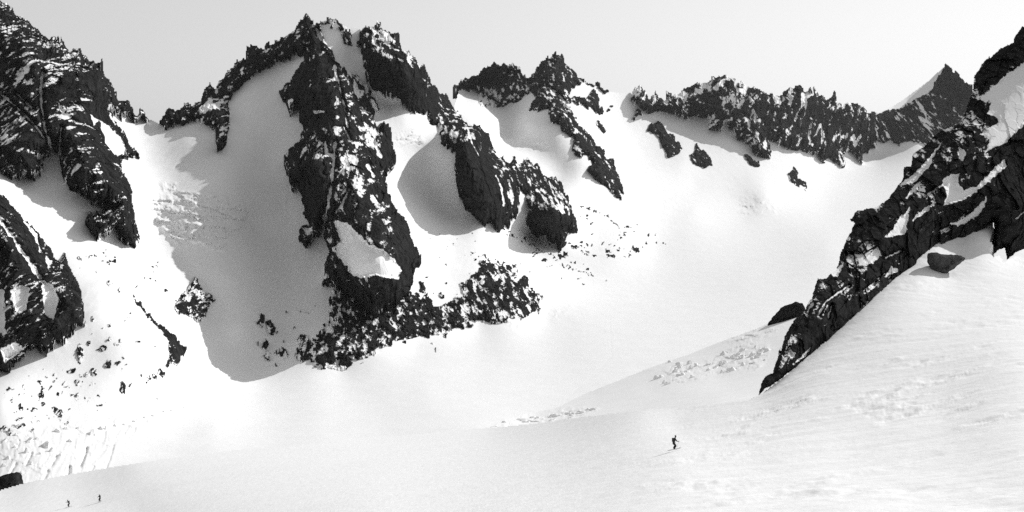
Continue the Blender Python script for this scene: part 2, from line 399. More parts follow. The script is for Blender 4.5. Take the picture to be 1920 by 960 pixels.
def rock_mass(name, polys, mat, base=None, step=1.35, prot=60, wid=14, amp=22, lam=40, bumps=(), snow=0.0, snow_polys=(), snow_lines=(), bare_polys=(),
              warp=3.5, spire=5.0, back=120, drop=60, facet=0.22, seed=0.0, cover=None, label=None, cat=None, kind='structure', dip=0.7, foot=3.0, parent=None,
              block=0, flute=2.6, yf=0.3, rot=None, rag=2.2, shard=3.6, gully=1.0, tilt=0.9, sf=1.7, dust=0.34, blobs=(), lines=(), split=None, blocks=0, hip=None, ws=22.0, crumbs=0, group=None, ledge=0.35):
    base = base or FAR
    if crumbs:
        rr = random.Random(int(seed*10)); blobs = list(blobs); src = list(blobs) + [(p[0], p[1], 8, 8) for l in lines for p in l[0]]
        for _ in range(crumbs):
            b = rr.choice(src); r = 0.8 + 2.0*rr.random()**2
            blobs.append((b[0] + rr.gauss(0, 1.5*b[2]+7), b[1] + rr.gauss(0, 1.2*b[3]+5), r*(0.9+0.8*rr.random()), r))
    xs = [p[0] for pl in polys for p in pl] + [b[0] for b in blobs] + [p[0] for l in lines for p in l[0]]
    ys = [p[1] for pl in polys for p in pl] + [b[1] for b in blobs] + [p[1] for l in lines for p in l[0]]
    mg = 30 if blobs else 12
    u = np.arange(min(xs)-mg, max(xs)+mg, step); v = np.arange(min(ys)-mg, max(ys)+mg, step)
    U, V = np.meshgrid(u, v); Z = 0*U + seed
    wu = warp*(fbm(U/ws, V/ws, Z, 4, 0.6))
    wv = warp*(fbm(U/ws*1.1, V/ws*0.85, Z+5, 4, 0.6)) + spire*(1.1*ridged(U/15, V/70, Z+9, 3, 0.55) - 0.6)
    wu = wu + rag*fbm(U/6.5, V/9, Z+55, 3, 0.6); wv = wv + rag*fbm(U/6.5, V/9, Z+65, 3, 0.6)
    sh1 = facets(U/17, V/30, Z+3, 1.0)[0]; sh3 = facets(U/19, V/26, Z+13, 1.0)[0]
    wu = wu + shard*sh1; wv = wv + shard*1.2*sh3          # angular, broken outlines
    sd = np.full(U.shape, -1e9)
    for pl in polys: sd = np.maximum(sd, poly_sd(U+wu, V+wv, pl))
    for (pl, hw) in lines: sd = np.maximum(sd, hw - seg_dist(U+wu, V+wv, pl, False))
    if cover is not None:
        cs, ct = cover            # patchy cover: cell size in px, share threshold
        c = fbm(U/cs, V/(cs*0.85), Z+21, 5, 0.6)
        sd = np.minimum(sd, (c - ct)*cs*1.6)
    for (bu, bv, ra, rb) in blobs:
        i0 = int((bv-rb*2-8-V[0, 0])/step); j0 = int((bu-ra*2-8-U[0, 0])/step); i1 = int((bv+rb*2+8-V[0, 0])/step)+1; j1 = int((bu+ra*2+8-U[0, 0])/step)+1
        m = (slice(max(i0, 0), max(i1, 0)), slice(max(j0, 0), max(j1, 0)))
        q = np.hypot((U[m]+wu[m]-bu)/ra, (V[m]+wv[m]-bv)/rb); sd[m] = np.maximum(sd[m], (1-q)*min(ra, rb))
    keep = sd > 0
    near = sd > -5
    ii = np.nonzero(near)
    u, v, sd_ = U[ii], V[ii], sd[ii]; zz = 0*u + seed
    Y0 = base(u, v); s = Y0/F                            # metres per photo pixel
    sp = np.maximum(sd_, 0); p = foot*s + prot*(0.45*(1-np.exp(-sp/(0.4*wid+1))) + 0.55*np.minimum(sp/(hip or 2.6*wid), 1.25))      # hipped, so that ribs form along the middle
    for (bu, bv, bp, br) in bumps:
        p = p + bp*np.exp(-((u-bu)**2+(v-bv)**2)/(br*br))*sstep(0, 12, sd_)
    L = lam*float(np.median(s))
    Pw = at(u, v, Y0 - p)
    x, y, z = Pw[:, 0]/L, Pw[:, 1]/L*yf, Pw[:, 2]/L
    xr = x + dip*z*0.45                                 # joints lean with the dip of the granite
    zr = z/flute
    if rot is not None:
        cr_, sr_ = math.cos(rot), math.sin(rot); xr = -sr_*x + cr_*z; zr = (cr_*x + sr_*z)/flute
    tap = sstep(0, 10, sd_)
    n = 1.1*ridged(xr*0.9, y*0.5, zr*0.7+seed, 6, 0.60) + 0.6*fbm(xr*2.4, y*1.2, zr*2.6+seed, 5, 0.65)
    f1, e1 = facets(xr*1.9 + 0.3*fbm(x*2, y*2, z*2, 2), y*1.0, zr*2.4 + seed, tilt)
    f2, e2 = facets(xr*4.6, y*2.4, zr*6.0 + seed + 7, tilt)
    gx = xr*1.5 + 0.55*fbm(x*1.1, y*0.8, z*1.3 + seed, 3)
    gl = np.abs(perlin(gx, y*0.35, zr*0.55 + seed + 77)); gl = np.exp(-(gl/0.060)**2) * sstep(-0.15, 0.25, fbm(x*0.9, y*0.6, z*0.9+seed+83, 2))
    n = n*(1-facet) + facet*(2.2*f1 + 0.7*f2) - 0.55*gully*gl
    gv = np.gradient(sd, axis=0)[ii]/step
    lw = 2.5*fbm(u/9, v/9, zz+40, 3); lw2 = 2.5*fbm(u/7, v/7, zz+47, 3)
    gul = 0*u; flat = 0*u; lw3 = fbm(u/16, v/16, zz+90, 3)
    for pl in snow_polys: flat = np.maximum(flat, sstep(-3, 5, poly_sd(u + 2*lw, v + 2*lw2, pl)))
    for (pl, hw) in snow_lines:
        q = seg_dist(u + lw, v + lw2, pl, False); gul = np.maximum(gul, np.exp(-(q/(hw+2.0))**2))
    if block:
        f3, e3 = facets(xr*block, y*block*0.5, zr*block*1.6 + seed + 11, tilt); n = n + 0.5*f3
    n = n*(1 - 0.85*flat) - 1.3*gul - 0.5*flat
    Pn = np.zeros(U.shape + (3,)); Pn[...] = at(U, V, np.full(U.shape, float(np.median(Y0))))
    Pn[ii] = at(u, v, Y0 - p - amp*n*(tap*0.85 + 0.15))
    nz = normals_grid(Pn)[ii]
    up = np.where(nz[:, 1] > 0, -nz[:, 2], nz[:, 2])
    inn = sd_ > 3
    up = up - (np.median(up[inn]) if inn.any() else 0.4)
    # snow: on ledges that face up, in streaks along the dip, and in the gullies that were traced
    st = fbm((xr*0.9 - 0.55*zr)*2.6*sf, y*1.2, (zr*2.3 + 0.6*xr)*1.5*sf + seed + 31, 5, 0.70)
    sn = 0.12 + snow + ledge*up + 1.05*st - 0.2*f1 + 0.46*gully*gl + dust*np.exp(-np.maximum(sd_, 0)/5.5)*sstep(0.45, -0.1, gv)
    for pl in bare_polys:
        d = poly_sd(u + 2*lw, v + 2*lw, pl); sn = sn - 0.45*sstep(-4, 8, d)
    for pl in snow_polys:
        d = poly_sd(u + 2*lw, v + 2*lw2, pl); sn = np.maximum(sn, 0.5 + d/7.0 + 0.5*st)
    for (pl, hw) in snow_lines:
        d = seg_dist(u + lw, v + lw2, pl, False); sn = np.maximum(sn, 0.5 + (hw*(0.55 + 1.1*lw3) - d)/3.5 + 0.7*st)
    SN = np.zeros(U.shape); SN[ii] = np.clip(sn, -1, 2)
    Vt = Pn.reshape(-1, 3); At = {'snow': SN.ravel()}
    def make(Qs, par, nm, kd, lb=None, ct=None, thin=False):
        V2, Q2, A2 = compact(Vt, Qs, At)
        V2, Q2, A2 = add_skirt(V2, Q2, A2, 1.5 if thin else back, 0 if thin else drop)
        o = link(bpy.data.objects.new(nm, mesh_np(nm, V2, Q2, mat, A2, False)), par)
        return tag(o, lb, ct, group, kd)
    if blocks:
        CI = np.zeros(U.shape, np.int64); CI[ii] = e1; Q = grid_faces(keep); lab = CI.ravel()[Q[:, 0]]
        ids, cnt = np.unique(lab, return_counts=True); big = ids[cnt*step*step >= blocks]
        o = make(Q[~np.isin(lab, big)], parent, name, kind, label, cat)
        for i in big: make(Q[lab == i], o, 'rock_block', None, thin=True)
        return o
    if split is None:
        return make(grid_faces(keep), parent, name, kind, label, cat)
    Q = grid_faces(keep)
    k2 = np.zeros(keep.size, bool); k2[np.unique(Q)] = True; k2 = k2.reshape(keep.shape)
    lab = components(k2).ravel()[Q[:, 0]]
    ids, cnt = np.unique(lab, return_counts=True)
    big = ids[cnt >= split/(step*step)]
    for i in big: make(Q[lab == i], parent, name, None)
    rest = Q[~np.isin(lab, big)]
    if len(rest): make(rest, parent, 'stones', 'stuff')

# upper left mountain
A_POLY = [(-70,-30),(0,2),(12,4),(25,15),(30,27),(48,36),(62,46),(75,55),(92,76),(98,70),(116,74),(127,96),(137,87),(152,91),(168,110),(187,112),(194,130),(206,150),(215,168),(219,182),(226,188),(238,184),(246,192),(251,203),(257,212),(263,205),(273,211),(282,222),(250,225),(228,212),(212,207),(221,230),(233,246),(248,270),(261,290),(262,302),(250,296),(236,290),(230,298),(233,320),(245,345),(250,370),(255,410),(261,450),(256,462),(240,457),(226,446),(218,427),(202,437),(185,440),(168,426),(160,412),(166,399),(192,395),(214,388),(200,380),(162,376),(158,366),(145,356),(130,350),(120,340),(117,320),(111,300),(106,285),(97,282),(90,291),(78,300),(80,320),(66,336),(45,330),(25,333),(0,318),(-70,300)]
rock_mass('mountain', [A_POLY], ROCK_MID, prot=150, wid=13, amp=26, lam=46, seed=1.3, snow=0.07, dip=-0.9, spire=8, flute=2.4,
  bumps=[(180,200,60,60),(60,120,60,60),(230,380,60,40),(40,280,40,40)],
  snow_lines=[([(80,135),(76,165),(78,200),(84,240),(98,284)],3.5),([(0,174),(35,205),(62,230),(82,258)],3),([(30,175),(62,205)],2.5),([(115,240),(110,290)],3.5),([(205,210),(215,232)],3)],
  snow_polys=[[(185,225),(205,235),(228,262),(240,290),(215,290),(200,270)],[(170,215),(185,225),(175,238)],[(106,190),(122,208),(118,216)]],
  label='steep dark snow streaked mountain wall filling the upper left corner')
# lower left buttress
B_POLY = [(-70,330),(0,362),(12,372),(27,388),(42,402),(55,421),(63,422),(76,440),(92,462),(106,482),(113,488),(120,469),(126,486),(136,502),(147,530),(157,553),(160,580),(158,607),(141,611),(137,626),(117,642),(105,642),(92,653),(78,655),(66,647),(50,654),(46,664),(30,680),(12,690),(-70,700)]
rock_mass('mountain', [B_POLY], ROCK_MID, prot=80, wid=10, amp=18, lam=34, seed=2.7, snow=0.05, dip=-0.8, spire=3,
  bumps=[(130,560,40,30),(30,450,40,40)],
  snow_lines=[([(-5,405),(20,440),(40,470),(75,520)],6),([(45,415),(66,440),(76,470)],4)],
  snow_polys=[[(20,545),(40,533),(55,540),(50,580),(30,585)],[(78,525),(100,535),(110,560),(100,600),(85,590),(80,560)],[(-10,540),(8,545),(10,620),(-10,630)],[(85,480),(100,490),(90,505)],[(0,655),(30,640),(45,655),(10,680)]],
  label='dark rock buttress with snow gullies low on the left, above the moraine')
# main mountain: west ridge, front buttress
E_W = [(296,229),(302,219),(322,199),(330,208),(345,195),(357,198),(367,184),(375,188),(382,162),(392,151),(400,163),(408,155),(425,135),(440,120),(460,107),(463,94),(480,84),(495,90),(515,77),(535,70),(550,57),(567,32),(575,26),(583,37),(590,60),(580,88),(555,101),(530,113),(500,126),(480,138),(465,151),(452,168),(436,175),(430,195),(433,220),(428,255),(422,276),(408,292),(402,280),(400,243),(382,234),(362,224),(342,236),(306,236)]
E_F = [(567,32),(575,26),(584,38),(592,44),(600,44),(604,62),(612,84),(622,92),(632,118),(652,128),(672,144),(690,164),(706,185),(713,205),(700,218),(708,240),(718,224),(733,240),(738,275),(743,305),(733,322),(720,326),(726,360),(745,394),(757,404),(766,420),(776,458),(788,470),(790,490),(777,506),(767,550),(748,564),(726,576),(704,594),(684,580),(652,557),(637,540),(600,530),(608,496),(619,467),(611,456),(606,432),(604,420),(596,436),(574,461),(561,446),(562,430),(580,420),(568,396),(565,370),(559,342),(552,358),(545,350),(541,325),(532,311),(533,290),(560,262),(570,236),(559,226),(556,204),(546,216),(533,196),(524,166),(546,146),(566,116),(571,78)]
rock_mass('mountain', [E_F], ROCK_MID, prot=210, wid=14, amp=34, lam=50, seed=4.1, snow=0.09, dip=0.4, spire=8, back=200,
  bumps=[(585,90,-110,75),(640,240,60,50),(690,330,90,60),(700,480,80,60),(580,330,60,40)],
  snow_lines=[([(634,150),(640,180),(648,210),(652,238)],2.5),([(628,268),(626,300),(622,340),(616,380),(606,424)],4.5),([(594,56),(604,72),(622,92)],5),([(628,125),(630,150)],4),([(650,130),(664,150),(672,180)],4),([(668,140),(690,168)],3),([(590,210),(606,210)],5),([(625,240),(645,238),(655,262)],3),([(690,250),(700,265),(715,295)],3.5),([(690,310),(700,330)],5),([(610,265),(612,290),(628,290)],4),([(655,355),(640,385),(628,400)],3),([(700,190),(710,215)],4)],
  snow_polys=[[(624,414),(648,416),(674,440),(692,457),(718,468),(740,488),(752,506),(747,524),(720,520),(699,516),(677,520),(659,516),(650,498),(633,480),(622,466),(641,452),(633,433)],[(564,425),(585,428),(590,440),(575,440)],[(660,155),(668,180),(675,185),(668,160)]],
  bare_polys=[[(728,385),(760,400),(795,470),(795,500),(768,555),(735,572),(742,450)],[(540,130),(620,100),(630,240),(560,240)],[(560,300),(610,300),(600,420),(570,400)],[(720,240),(745,300),(700,330)]],
  label='towering dark rock buttress with pale couloirs below the highest summit')
rock_mass('mountain', [E_W], ROCK_MID, prot=80, wid=9, amp=20, lam=36, seed=5.9, snow=0.10, dip=-0.5, spire=10, back=150, bumps=[(415,270,60,18),(390,200,40,25)],
  label='jagged rock ridge climbing from the low col to the highest summit')
# tower and slab walled rib
F_POLY = [(676,52),(685,47),(700,49),(712,41),(719,53),(735,64),(745,60),(751,79),(757,99),(766,97),(776,109),(787,120),(796,118),(803,140),(812,164),(817,158),(825,176),(836,173),(845,193),(853,206),(862,216),(876,229),(900,235),(915,247),(923,270),(933,290),(945,287),(952,304),(964,294),(973,304),(985,294),(1000,307),(1007,304),(1015,324),(1025,335),(1033,329),(1055,342),(1063,365),(1073,390),(1083,412),(1086,432),(1078,440),(1068,436),(1060,460),(1051,472),(1043,450),(1030,460),(1022,438),(1008,444),(998,430),(989,416),(992,388),(984,362),(976,356),(974,392),(967,408),(958,404),(954,432),(944,420),(931,434),(920,416),(908,420),(890,403),(868,380),(858,350),(851,315),(853,285),(838,276),(826,266),(824,242),(806,226),(800,216),(780,212),(762,196),(745,183),(725,173),(700,166),(687,150),(686,130),(677,106),(671,80)]
rock_mass('mountain', [F_POLY], ROCK_MID, prot=150, wid=10, amp=30, facet=0.38, lam=42, seed=7.7, snow=0.05, dip=0.4, spire=9, back=200, flute=3.4,
  bumps=[(760,150,60,50),(860,230,60,40),(900,330,110,50),(1040,400,90,40)],
  snow_lines=[([(706,58),(720,75),(735,90),(748,95)],3),([(876,240),(884,265),(897,292)],2),([(930,330),(940,350),(945,385)],3),([(1030,340),(1040,370),(1060,400)],2.5)],
  snow_polys=[[(708,54),(730,62),(735,75),(722,72)]],
  bare_polys=[[(858,270),(920,290),(950,420),(870,380)],[(680,90),(790,130),(790,200),(700,160)]],
  label='slab walled rock rib stepping down from the square topped tower')
rock_mass('mountain', [[(600,42),(620,36),(640,42),(655,50),(660,70),(655,80),(640,70),(640,56),(625,52)],[(640,70),(660,72),(665,90),(645,85)]], ROCK_MID, prot=20, wid=10, amp=10, lam=20, seed=8.8, snow=0.25, spire=3,
  label='small snowy rock crest between the highest summit and the tower')
# twin peaks
G1 = [(846,168),(862,151),(874,146),(885,142),(900,137),(917,127),(930,119),(950,122),(965,121),(978,131),(987,146),(992,165),(990,178),(970,190),(945,196),(917,205),(898,196),(895,176),(872,172)]
G2 = [(985,147),(1000,133),(1015,115),(1026,104),(1040,96),(1050,102),(1055,98),(1062,117),(1075,130),(1085,142),(1100,150),(1122,158),(1146,171),(1136,174),(1112,161),(1098,152),(1078,160),(1070,182),(1100,180),(1110,168),(1122,180),(1131,205),(1150,197),(1146,203),(1130,212),(1127,217),(1112,205),(1090,196),(1072,190),(1062,196),(1050,178),(1020,160),(1002,182),(992,166)]
G3 = [(1020,155),(1035,165),(1050,185),(1070,205),(1085,225),(1100,245),(1115,265),(1130,280),(1140,300),(1150,296),(1158,320),(1168,355),(1172,378),(1160,372),(1140,355),(1120,340),(1100,321),(1110,305),(1104,291),(1085,292),(1072,280),(1072,256),(1055,246),(1049,231),(1030,225),(1027,200),(1010,205),(990,211),(1004,181)]
rock_mass('mountain', [G1], ROCK_FAR, prot=110, wid=7, amp=20, lam=30, seed=9.9, snow=0.08, spire=5, dip=0.3, back=200, label='broad dark rock peak, left one of the pair of jagged peaks')
rock_mass('mountain', [G2], ROCK_FAR, prot=110, wid=7, amp=20, lam=30, seed=10.9, snow=0.08, spire=5, dip=0.6, back=200, label='pointed dark rock peak, taller one of the pair of jagged peaks')
rock_mass('mountain', [G3], ROCK_FAR, prot=130, wid=9, amp=18, lam=28, seed=11.9, snow=0.07, spire=4, dip=0.6, back=200, bumps=[(1050,200,60,25),(1120,310,60,30)], label='long narrow rock spur running down from the pointed jagged peak',
  snow_lines=[([(1022,157),(1040,178)],3)])
# headwall
H_POLY = [(1181,184),(1187,166),(1200,161),(1212,172),(1220,185),(1227,169),(1236,180),(1247,183),(1252,170),(1260,178),(1275,170),(1290,162),(1310,157),(1335,145),(1352,142),(1359,136),(1367,145),(1385,150),(1405,162),(1430,166),(1455,177),(1465,177),(1480,166),(1502,161),(1512,167),(1530,166),(1540,180),(1555,185),(1566,171),(1575,192),(1590,191),(1620,197),(1627,211),(1645,212),(1645,268),(1621,290),(1618,310),(1600,291),(1580,286),(1590,306),(1580,313),(1560,298),(1545,305),(1530,293),(1500,281),(1485,283),(1460,266),(1442,266),(1447,277),(1448,296),(1415,291),(1405,271),(1385,263),(1380,251),(1360,236),(1352,246),(1331,240),(1328,222),(1305,216),(1280,226),(1264,215),(1240,208),(1215,210),(1200,201)]
rock_mass('mountain', [H_POLY], ROCK_FAR, prot=210, wid=7, amp=42, lam=42, seed=13.1, snow=0.14, sf=1.1, gully=1.5, spire=6, dip=-0.6, flute=2.2, back=300, label='long serrated headwall of grey rock streaked with snow')
I_POLY = [(1621,200),(1626,211),(1645,212),(1660,206),(1676,206),(1700,196),(1725,180),(1745,168),(1758,150),(1764,130),(1775,120),(1790,132),(1810,150),(1824,157),(1850,240),(1740,280),(1728,268),(1710,265),(1690,270),(1665,265),(1640,266),(1622,285)]
rock_mass('mountain', [I_POLY], ROCK_FAR, prot=80, wid=7, amp=26, lam=32, seed=14.3, snow=0.12, spire=3, warp=2.5, dip=0.7, back=300, label='pyramid shaped peak with a bright snow crest beyond the dark near rocks')

# isolated outcrops in the snow of the basins
for nm, pl, sdv, lb in [
 ('rock_outcrop', [(1209,241),(1222,226),(1237,224),(1250,244),(1266,256),(1281,277),(1276,288),(1255,296),(1243,286),(1235,261)], 21.0, 'wedge shaped dark outcrop in the snow below the serrated headwall'),
 ('rock_outcrop', [(1294,292),(1301,280),(1309,264),(1315,281),(1331,295),(1338,311),(1320,317),(1299,306)], 22.0, 'small spire shaped outcrop beside the wedge shaped one'),
 ('rock_outcrop', [(1184,221),(1194,204),(1208,212),(1201,220),(1187,231)], 23.0, 'tiny snow capped outcrop just below the left end of the headwall'),
 ('rock_outcrop', [(1474,326),(1486,309),(1500,319),(1498,333),(1518,348),(1515,357),(1499,350),(1480,338)], 24.0, 'low dark outcrop alone on the smooth upper snow basin'),
 ('rock_outcrop', [(1394,291),(1403,289),(1424,300),(1427,313),(1411,310),(1398,300)], 25.0, 'small flat outcrop just under the foot of the serrated headwall'),
 ('rock_outcrop', [(1118,224),(1130,232),(1142,246),(1134,250),(1120,243)], 26.0, 'small dark outcrop right of the long narrow spur'),
]:
    rock_mass(nm, [pl], ROCK_FAR, shard=4, prot=60, wid=6, amp=12, lam=18, seed=sdv, snow=-0.02, spire=3, warp=2.5, back=60, drop=30, kind=None, cat='rock outcrop', label=lb)
rock_mass('rock_outcrop', [[(327,575),(338,560),(352,540),(366,520),(374,520),(380,540),(398,550),(404,562),(392,575),(388,595),(368,604),(352,592),(335,588)]], ROCK_MID, prot=25, wid=10, amp=12, lam=18, seed=27.0, snow=0.22, spire=4, back=50, drop=25, kind=None, cat='rock outcrop', label='snowy rock step at the bottom of the broken icefall')

# rocks lying on the moraines: each larger one an object, the crumbs together
M1, M2, M3 = base_objs[0], base_objs[1], base_objs[2]
rock_mass('rock', [[(238,540),(262,568),(290,600),(312,612),(330,630),(350,655),(342,675),(335,685),(322,680),(316,690),(312,680),(318,665),(314,640),(303,620),(283,600),(258,572)]], ROCK_MID, parent=M1, split=25, seed=31.0, step=1.3, prot=5, wid=5, amp=4, lam=14, spire=3, back=14, drop=8, foot=1.5, snow=-0.05, kind=None, warp=7, ws=9, crumbs=260,
 blobs=[(150,665,7,20),(135,696,10,6),(175,700,7,8),(162,704,5,5),(146,717,7,6),(203,684,10,8),(222,682,4,5),(192,652,9,7),(230,727,7,16),(245,721,6,4),(278,710,4,7),(288,705,4,8),(302,696,8,5),(78,735,5,18),(75,715,6,4),(83,757,7,6),(65,767,7,5),(38,765,6,6),(25,747,6,4),(108,775,11,7),(95,784,9,4),(112,783,8,5),(103,767,6,6),(38,786,8,4),(128,770,7,3),(135,740,5,4),(143,743,4,5),(108,741,4,4),(92,726,4,4),(185,742,5,5),(188,760,4,4),(168,756,3,6),(128,792,6,4),(38,800,13,5),(10,808,14,7),(58,807,9,5),(75,791,4,4),(203,532,3,4),(280,522,3,3),(310,545,3,4),(295,495,4,4),(173,595,2.5,8),(203,612,4,2.5),(288,644,2,2),(260,640,4,2.5),(213,639,3,3),(295,746,3,2.5),(150,486,6,2.5),(168,483,6,2.5),(190,486,6,2.5),(205,490,5,3),(215,484,3,4),(180,510,3,3),(165,640,3,4),(232,600,3,2),(100,700,3,3),(60,745,3,4),(118,720,3,3),(160,742,3,4),(15,730,4,3),(45,725,3,3)])
rock_mass('rock', [[(640,540),(705,588),(765,546),(790,558),(830,572),(870,545),(908,488),(940,490),(975,510),(1005,545),(1018,578),(1005,592),(940,608),(925,610),(905,602),(880,610),(850,617),(800,634),(760,637),(700,662),(640,692),(600,687),(560,676),(560,640),(600,625),(618,600),(616,560)]], ROCK_MID, parent=M2, split=25, seed=32.0, step=1.3, prot=14, wid=7, amp=9, lam=20, spire=3, back=20, drop=10, foot=2, snow=0.14, sf=0.65, kind=None, warp=8, ws=10, rag=5, shard=6, cover=(20, -0.22), crumbs=300,
 blobs=[(491,601,6,14),(506,612,8,14),(498,644,9,11),(504,666,11,9),(528,663,11,9),(568,644,11,22),(562,668,9,9),(593,655,13,18),(619,663,13,22),(615,612,5,22),(626,564,5,22),(648,624,11,8),(666,644,8,11),(650,646,6,7),(697,646,12,13),(681,622,14,8),(662,593,14,14),(713,604,9,8),(739,619,13,11),(768,608,16,18),(786,582,12,11),(825,588,16,12),(817,619,11,11),(830,619,5,11),(843,612,4,9),(856,604,6,8),(876,559,11,13),(899,571,6,6),(921,513,11,30),(958,553,17,16),(921,586,11,20),(940,597,11,9),(983,586,24,8),(998,560,11,16),(968,512,5,14),(978,530,5,14),(895,486,6,5),(836,526,4,4),(832,495,3,3),(828,551,5,5),(794,542,6,14),(801,560,6,8),(870,539,5,14),(761,641,6,4),(850,570,4,5),(812,545,4,6),(860,585,4,4),(890,592,5,5),(935,540,7,8),(945,520,6,9),(905,535,4,7),(548,610,4,6),(560,590,3,3),(536,640,4,5)],
 lines=[([(795,446),(815,447),(840,458),(870,472),(900,478)],1.2),([(900,478),(935,488),(965,508),(990,535),(1010,570)],2.2)])
rock_mass('rock', [], ROCK_MID, parent=M3, split=25, seed=33.0, step=1.3, prot=6, wid=5, amp=5, lam=14, spire=3, back=20, drop=10, foot=1.2, snow=-0.05, kind=None, warp=7, ws=9, crumbs=160,
 blobs=[(1102,470,5,3),(1115,480,8,3),(1145,480,9,5),(1140,470,6,4),(1075,462,8,5),(1060,478,6,5),(1090,455,5,3),(1130,455,4,3),(1190,466,7,6),(1050,478,5,6),(1165,445,4,3),(1215,443,5,3),(1230,455,3,3),(1020,490,6,3),(1005,475,5,2),(1040,505,5,2),(1085,522,6,2),(1180,425,3,2)],
 lines=[([(930,430),(965,442),(1000,460),(1030,477),(1060,495),(1090,508),(1110,518)],1.7),([(1085,388),(1110,392),(1140,407),(1165,428),(1180,448),(1190,470)],1.5)])

# ------------------------------------------------------------------ near ground: the slope the skiers ride, and the shelf behind it
NEAR = Survey([
 (1920,960,46),(1600,960,56),(1266,960,76),(960,960,116),(700,960,155),(500,960,190),(250,960,243),(0,960,284),(-60,960,293),(-60,925,336),
 (1990,960,43),(1990,700,128),(1990,580,212),(1990,450,325),(1920,860,66),(1920,780,94),(1920,700,131),(1920,600,200),(1920,520,267),(1920,470,311),(1920,400,345),(1990,400,350),
 (1780,860,80),(1780,780,115),(1780,700,155),(1780,600,215),(1780,500,280),(1687,519,268),(1747,470,288),(1860,421,309),(1800,450,300),(1800,420,310),
 (1600,860,98),(1600,780,138),(1600,690,188),(1590,606,237),(1649,552,255),(1546,644,225),(1476,703,209),(1425,740,203),
 (1420,860,115),(1420,800,155),(1266,847,142),(1266,800,190),(1200,768,238),(1050,785,290),(920,802,325),
 (700,820,340),(500,835,340),(250,868,330),(150,945,276),(60,905,334),(0,918,334),
], 3e-4).table(-320, 2300, 230, 1180)
EDGE = [(-80,928),(0,918),(46,905),(120,890),(200,876),(320,858),(450,842),(700,820),(920,801),(1000,793),(1100,780),(1200,769),(1320,759),(1400,751),(1421,742),(1438,728),(1476,700),(1546,640),(1617,578),(1687,510),(1747,462),(1780,440),(1830,425),(1860,412),(1855,484),(1872,476),(1886,490),(1903,480),(2000,440)]
ex = [p[0] for p in EDGE]; ey = [p[1] for p in EDGE]
us = np.arange(-70, 2240, 2.0); vs_ = np.arange(336, 1140, 2.0); U, Vv = np.meshgrid(us, vs_)
Yn = NEAR(U, Vv); print('near survey', Yn.min(), Yn.max(), Yn[-1, ::200]); Pn = at(U, Vv, Yn); X_, Y_, Z_ = Pn[..., 0], Pn[..., 1], Pn[..., 2]
def along(x, y, ang):
    c, q = math.cos(ang), math.sin(ang); return c*x + q*y, -q*x + c*y
a1, b1 = along(X_, Y_, 2.25)                                   # fall line of the steep right side
a2, b2 = along(X_, Y_, 0.5)
fade = 1 - sstep(110, 260, Y_)
wind = 0.14*fbm(a2/26, b2/14, 0*X_, 2) + 0.08*fade*fbm(a2/7, b2/3.6, 0*X_ + 2, 3)
sw = sstep(1120, 1480, U + 0.6*(Vv-800))                       # old slides and runnels on the steeper right
runnel = 0.3*fbm(a1/30, b1/6.5, 0*X_+4, 3) - 0.35*np.clip(ridged(a1/60, b1/7, 0*X_+14, 2)-0.55, 0, 1)
pat = sstep(-0.05, 0.30, fbm(X_/13, Y_/18, 0*X_+5, 3))
clod = 0.5*fbm(X_/2.6, Y_/4.0, 0*X_ + 6, 3, 0.5)
Dz = wind + sw*(0.34*runnel + 1.0*pat*clod*(0.3 + 0.7*fade))
Pn[..., 2] += Dz*np.clip(Y_/110, 0.4, 1.5)
keep = Vv > np.interp(U + sstep(1780, 1840, U)*14*fbm(U/40, Vv/16, 0*U+8, 3), ex, ey)
Q = grid_faces(keep); V2, Q2, A2 = compact(Pn.reshape(-1, 3), Q, {}); V2, Q2, A2 = add_skirt(V2, Q2, A2, 60, 40)
o = link(bpy.data.objects.new('snow_slope', mesh_np('snow_slope', V2, Q2, SNOW_NEAR, A2))); tag(o, 'wide wind textured snow slope in front, crossed by the skiers', None, None, 'structure')

SHELF = Survey([(900,830,560),(920,802,640),(1000,775,760),(1000,830,520),(1100,735,860),(1100,800,560),(1220,690,900),(1220,770,560),(1350,640,950),(1350,760,480),(1440,605,960),(1440,700,600),(1500,585,960),(1540,570,960),(1560,650,640),(1350,700,700),(1220,730,720),(1620,560,900),(1620,650,600)], 1e-5).table(860, 1700, 500, 900)
SE = [(880,812),(920,800),(940,786),(1000,772),(1040,765),(1100,736),(1160,712),(1220,688),(1290,664),(1350,640),(1400,622),(1440,606),(1500,586),(1540,572),(1640,545)]
us = np.arange(885, 1640, 1.6); vs_ = np.arange(540, 840, 1.6); U, Vv = np.meshgrid(us, vs_)
Ys = SHELF(U, Vv)
X_ = (U-960)/F*Ys
Ys = Ys - 7*fbm(X_/60, Ys/120, 0*Ys, 4)
ice = broken([(1235,712),(1250,690),(1300,680),(1340,672),(1370,645),(1420,640),(1450,655),(1420,690),(1340,702),(1280,718)], 9, 4, 22, 11, -0.25, 41.0)
ice += broken([(918,800),(945,785),(1000,778),(1060,766),(1120,766),(1100,778),(1020,792)], 6, 5, 30, 7, -0.25, 42.0)
ice += broken([(1350,640),(1410,625),(1470,612),(1440,630),(1400,640)], 6, 5, 26, 6, -0.3, 43.0)
Ys = Ys - ice
keep = Vv > np.interp(U, [p[0] for p in SE], [p[1] for p in SE]) + 1.6*fbm(U/16, 0*U, 0*U+3, 3)
V2, Q2, A2 = compact(at(U, Vv, Ys).reshape(-1, 3), grid_faces(keep), {}); V2, Q2, A2 = add_skirt(V2, Q2, A2, 200, 120)
o = link(bpy.data.objects.new('glacier_shelf', mesh_np('glacier_shelf', V2, Q2, SNOW_MID, A2))); tag(o, 'snowy glacier shelf with broken seracs behind the near slope', None, None, 'structure')

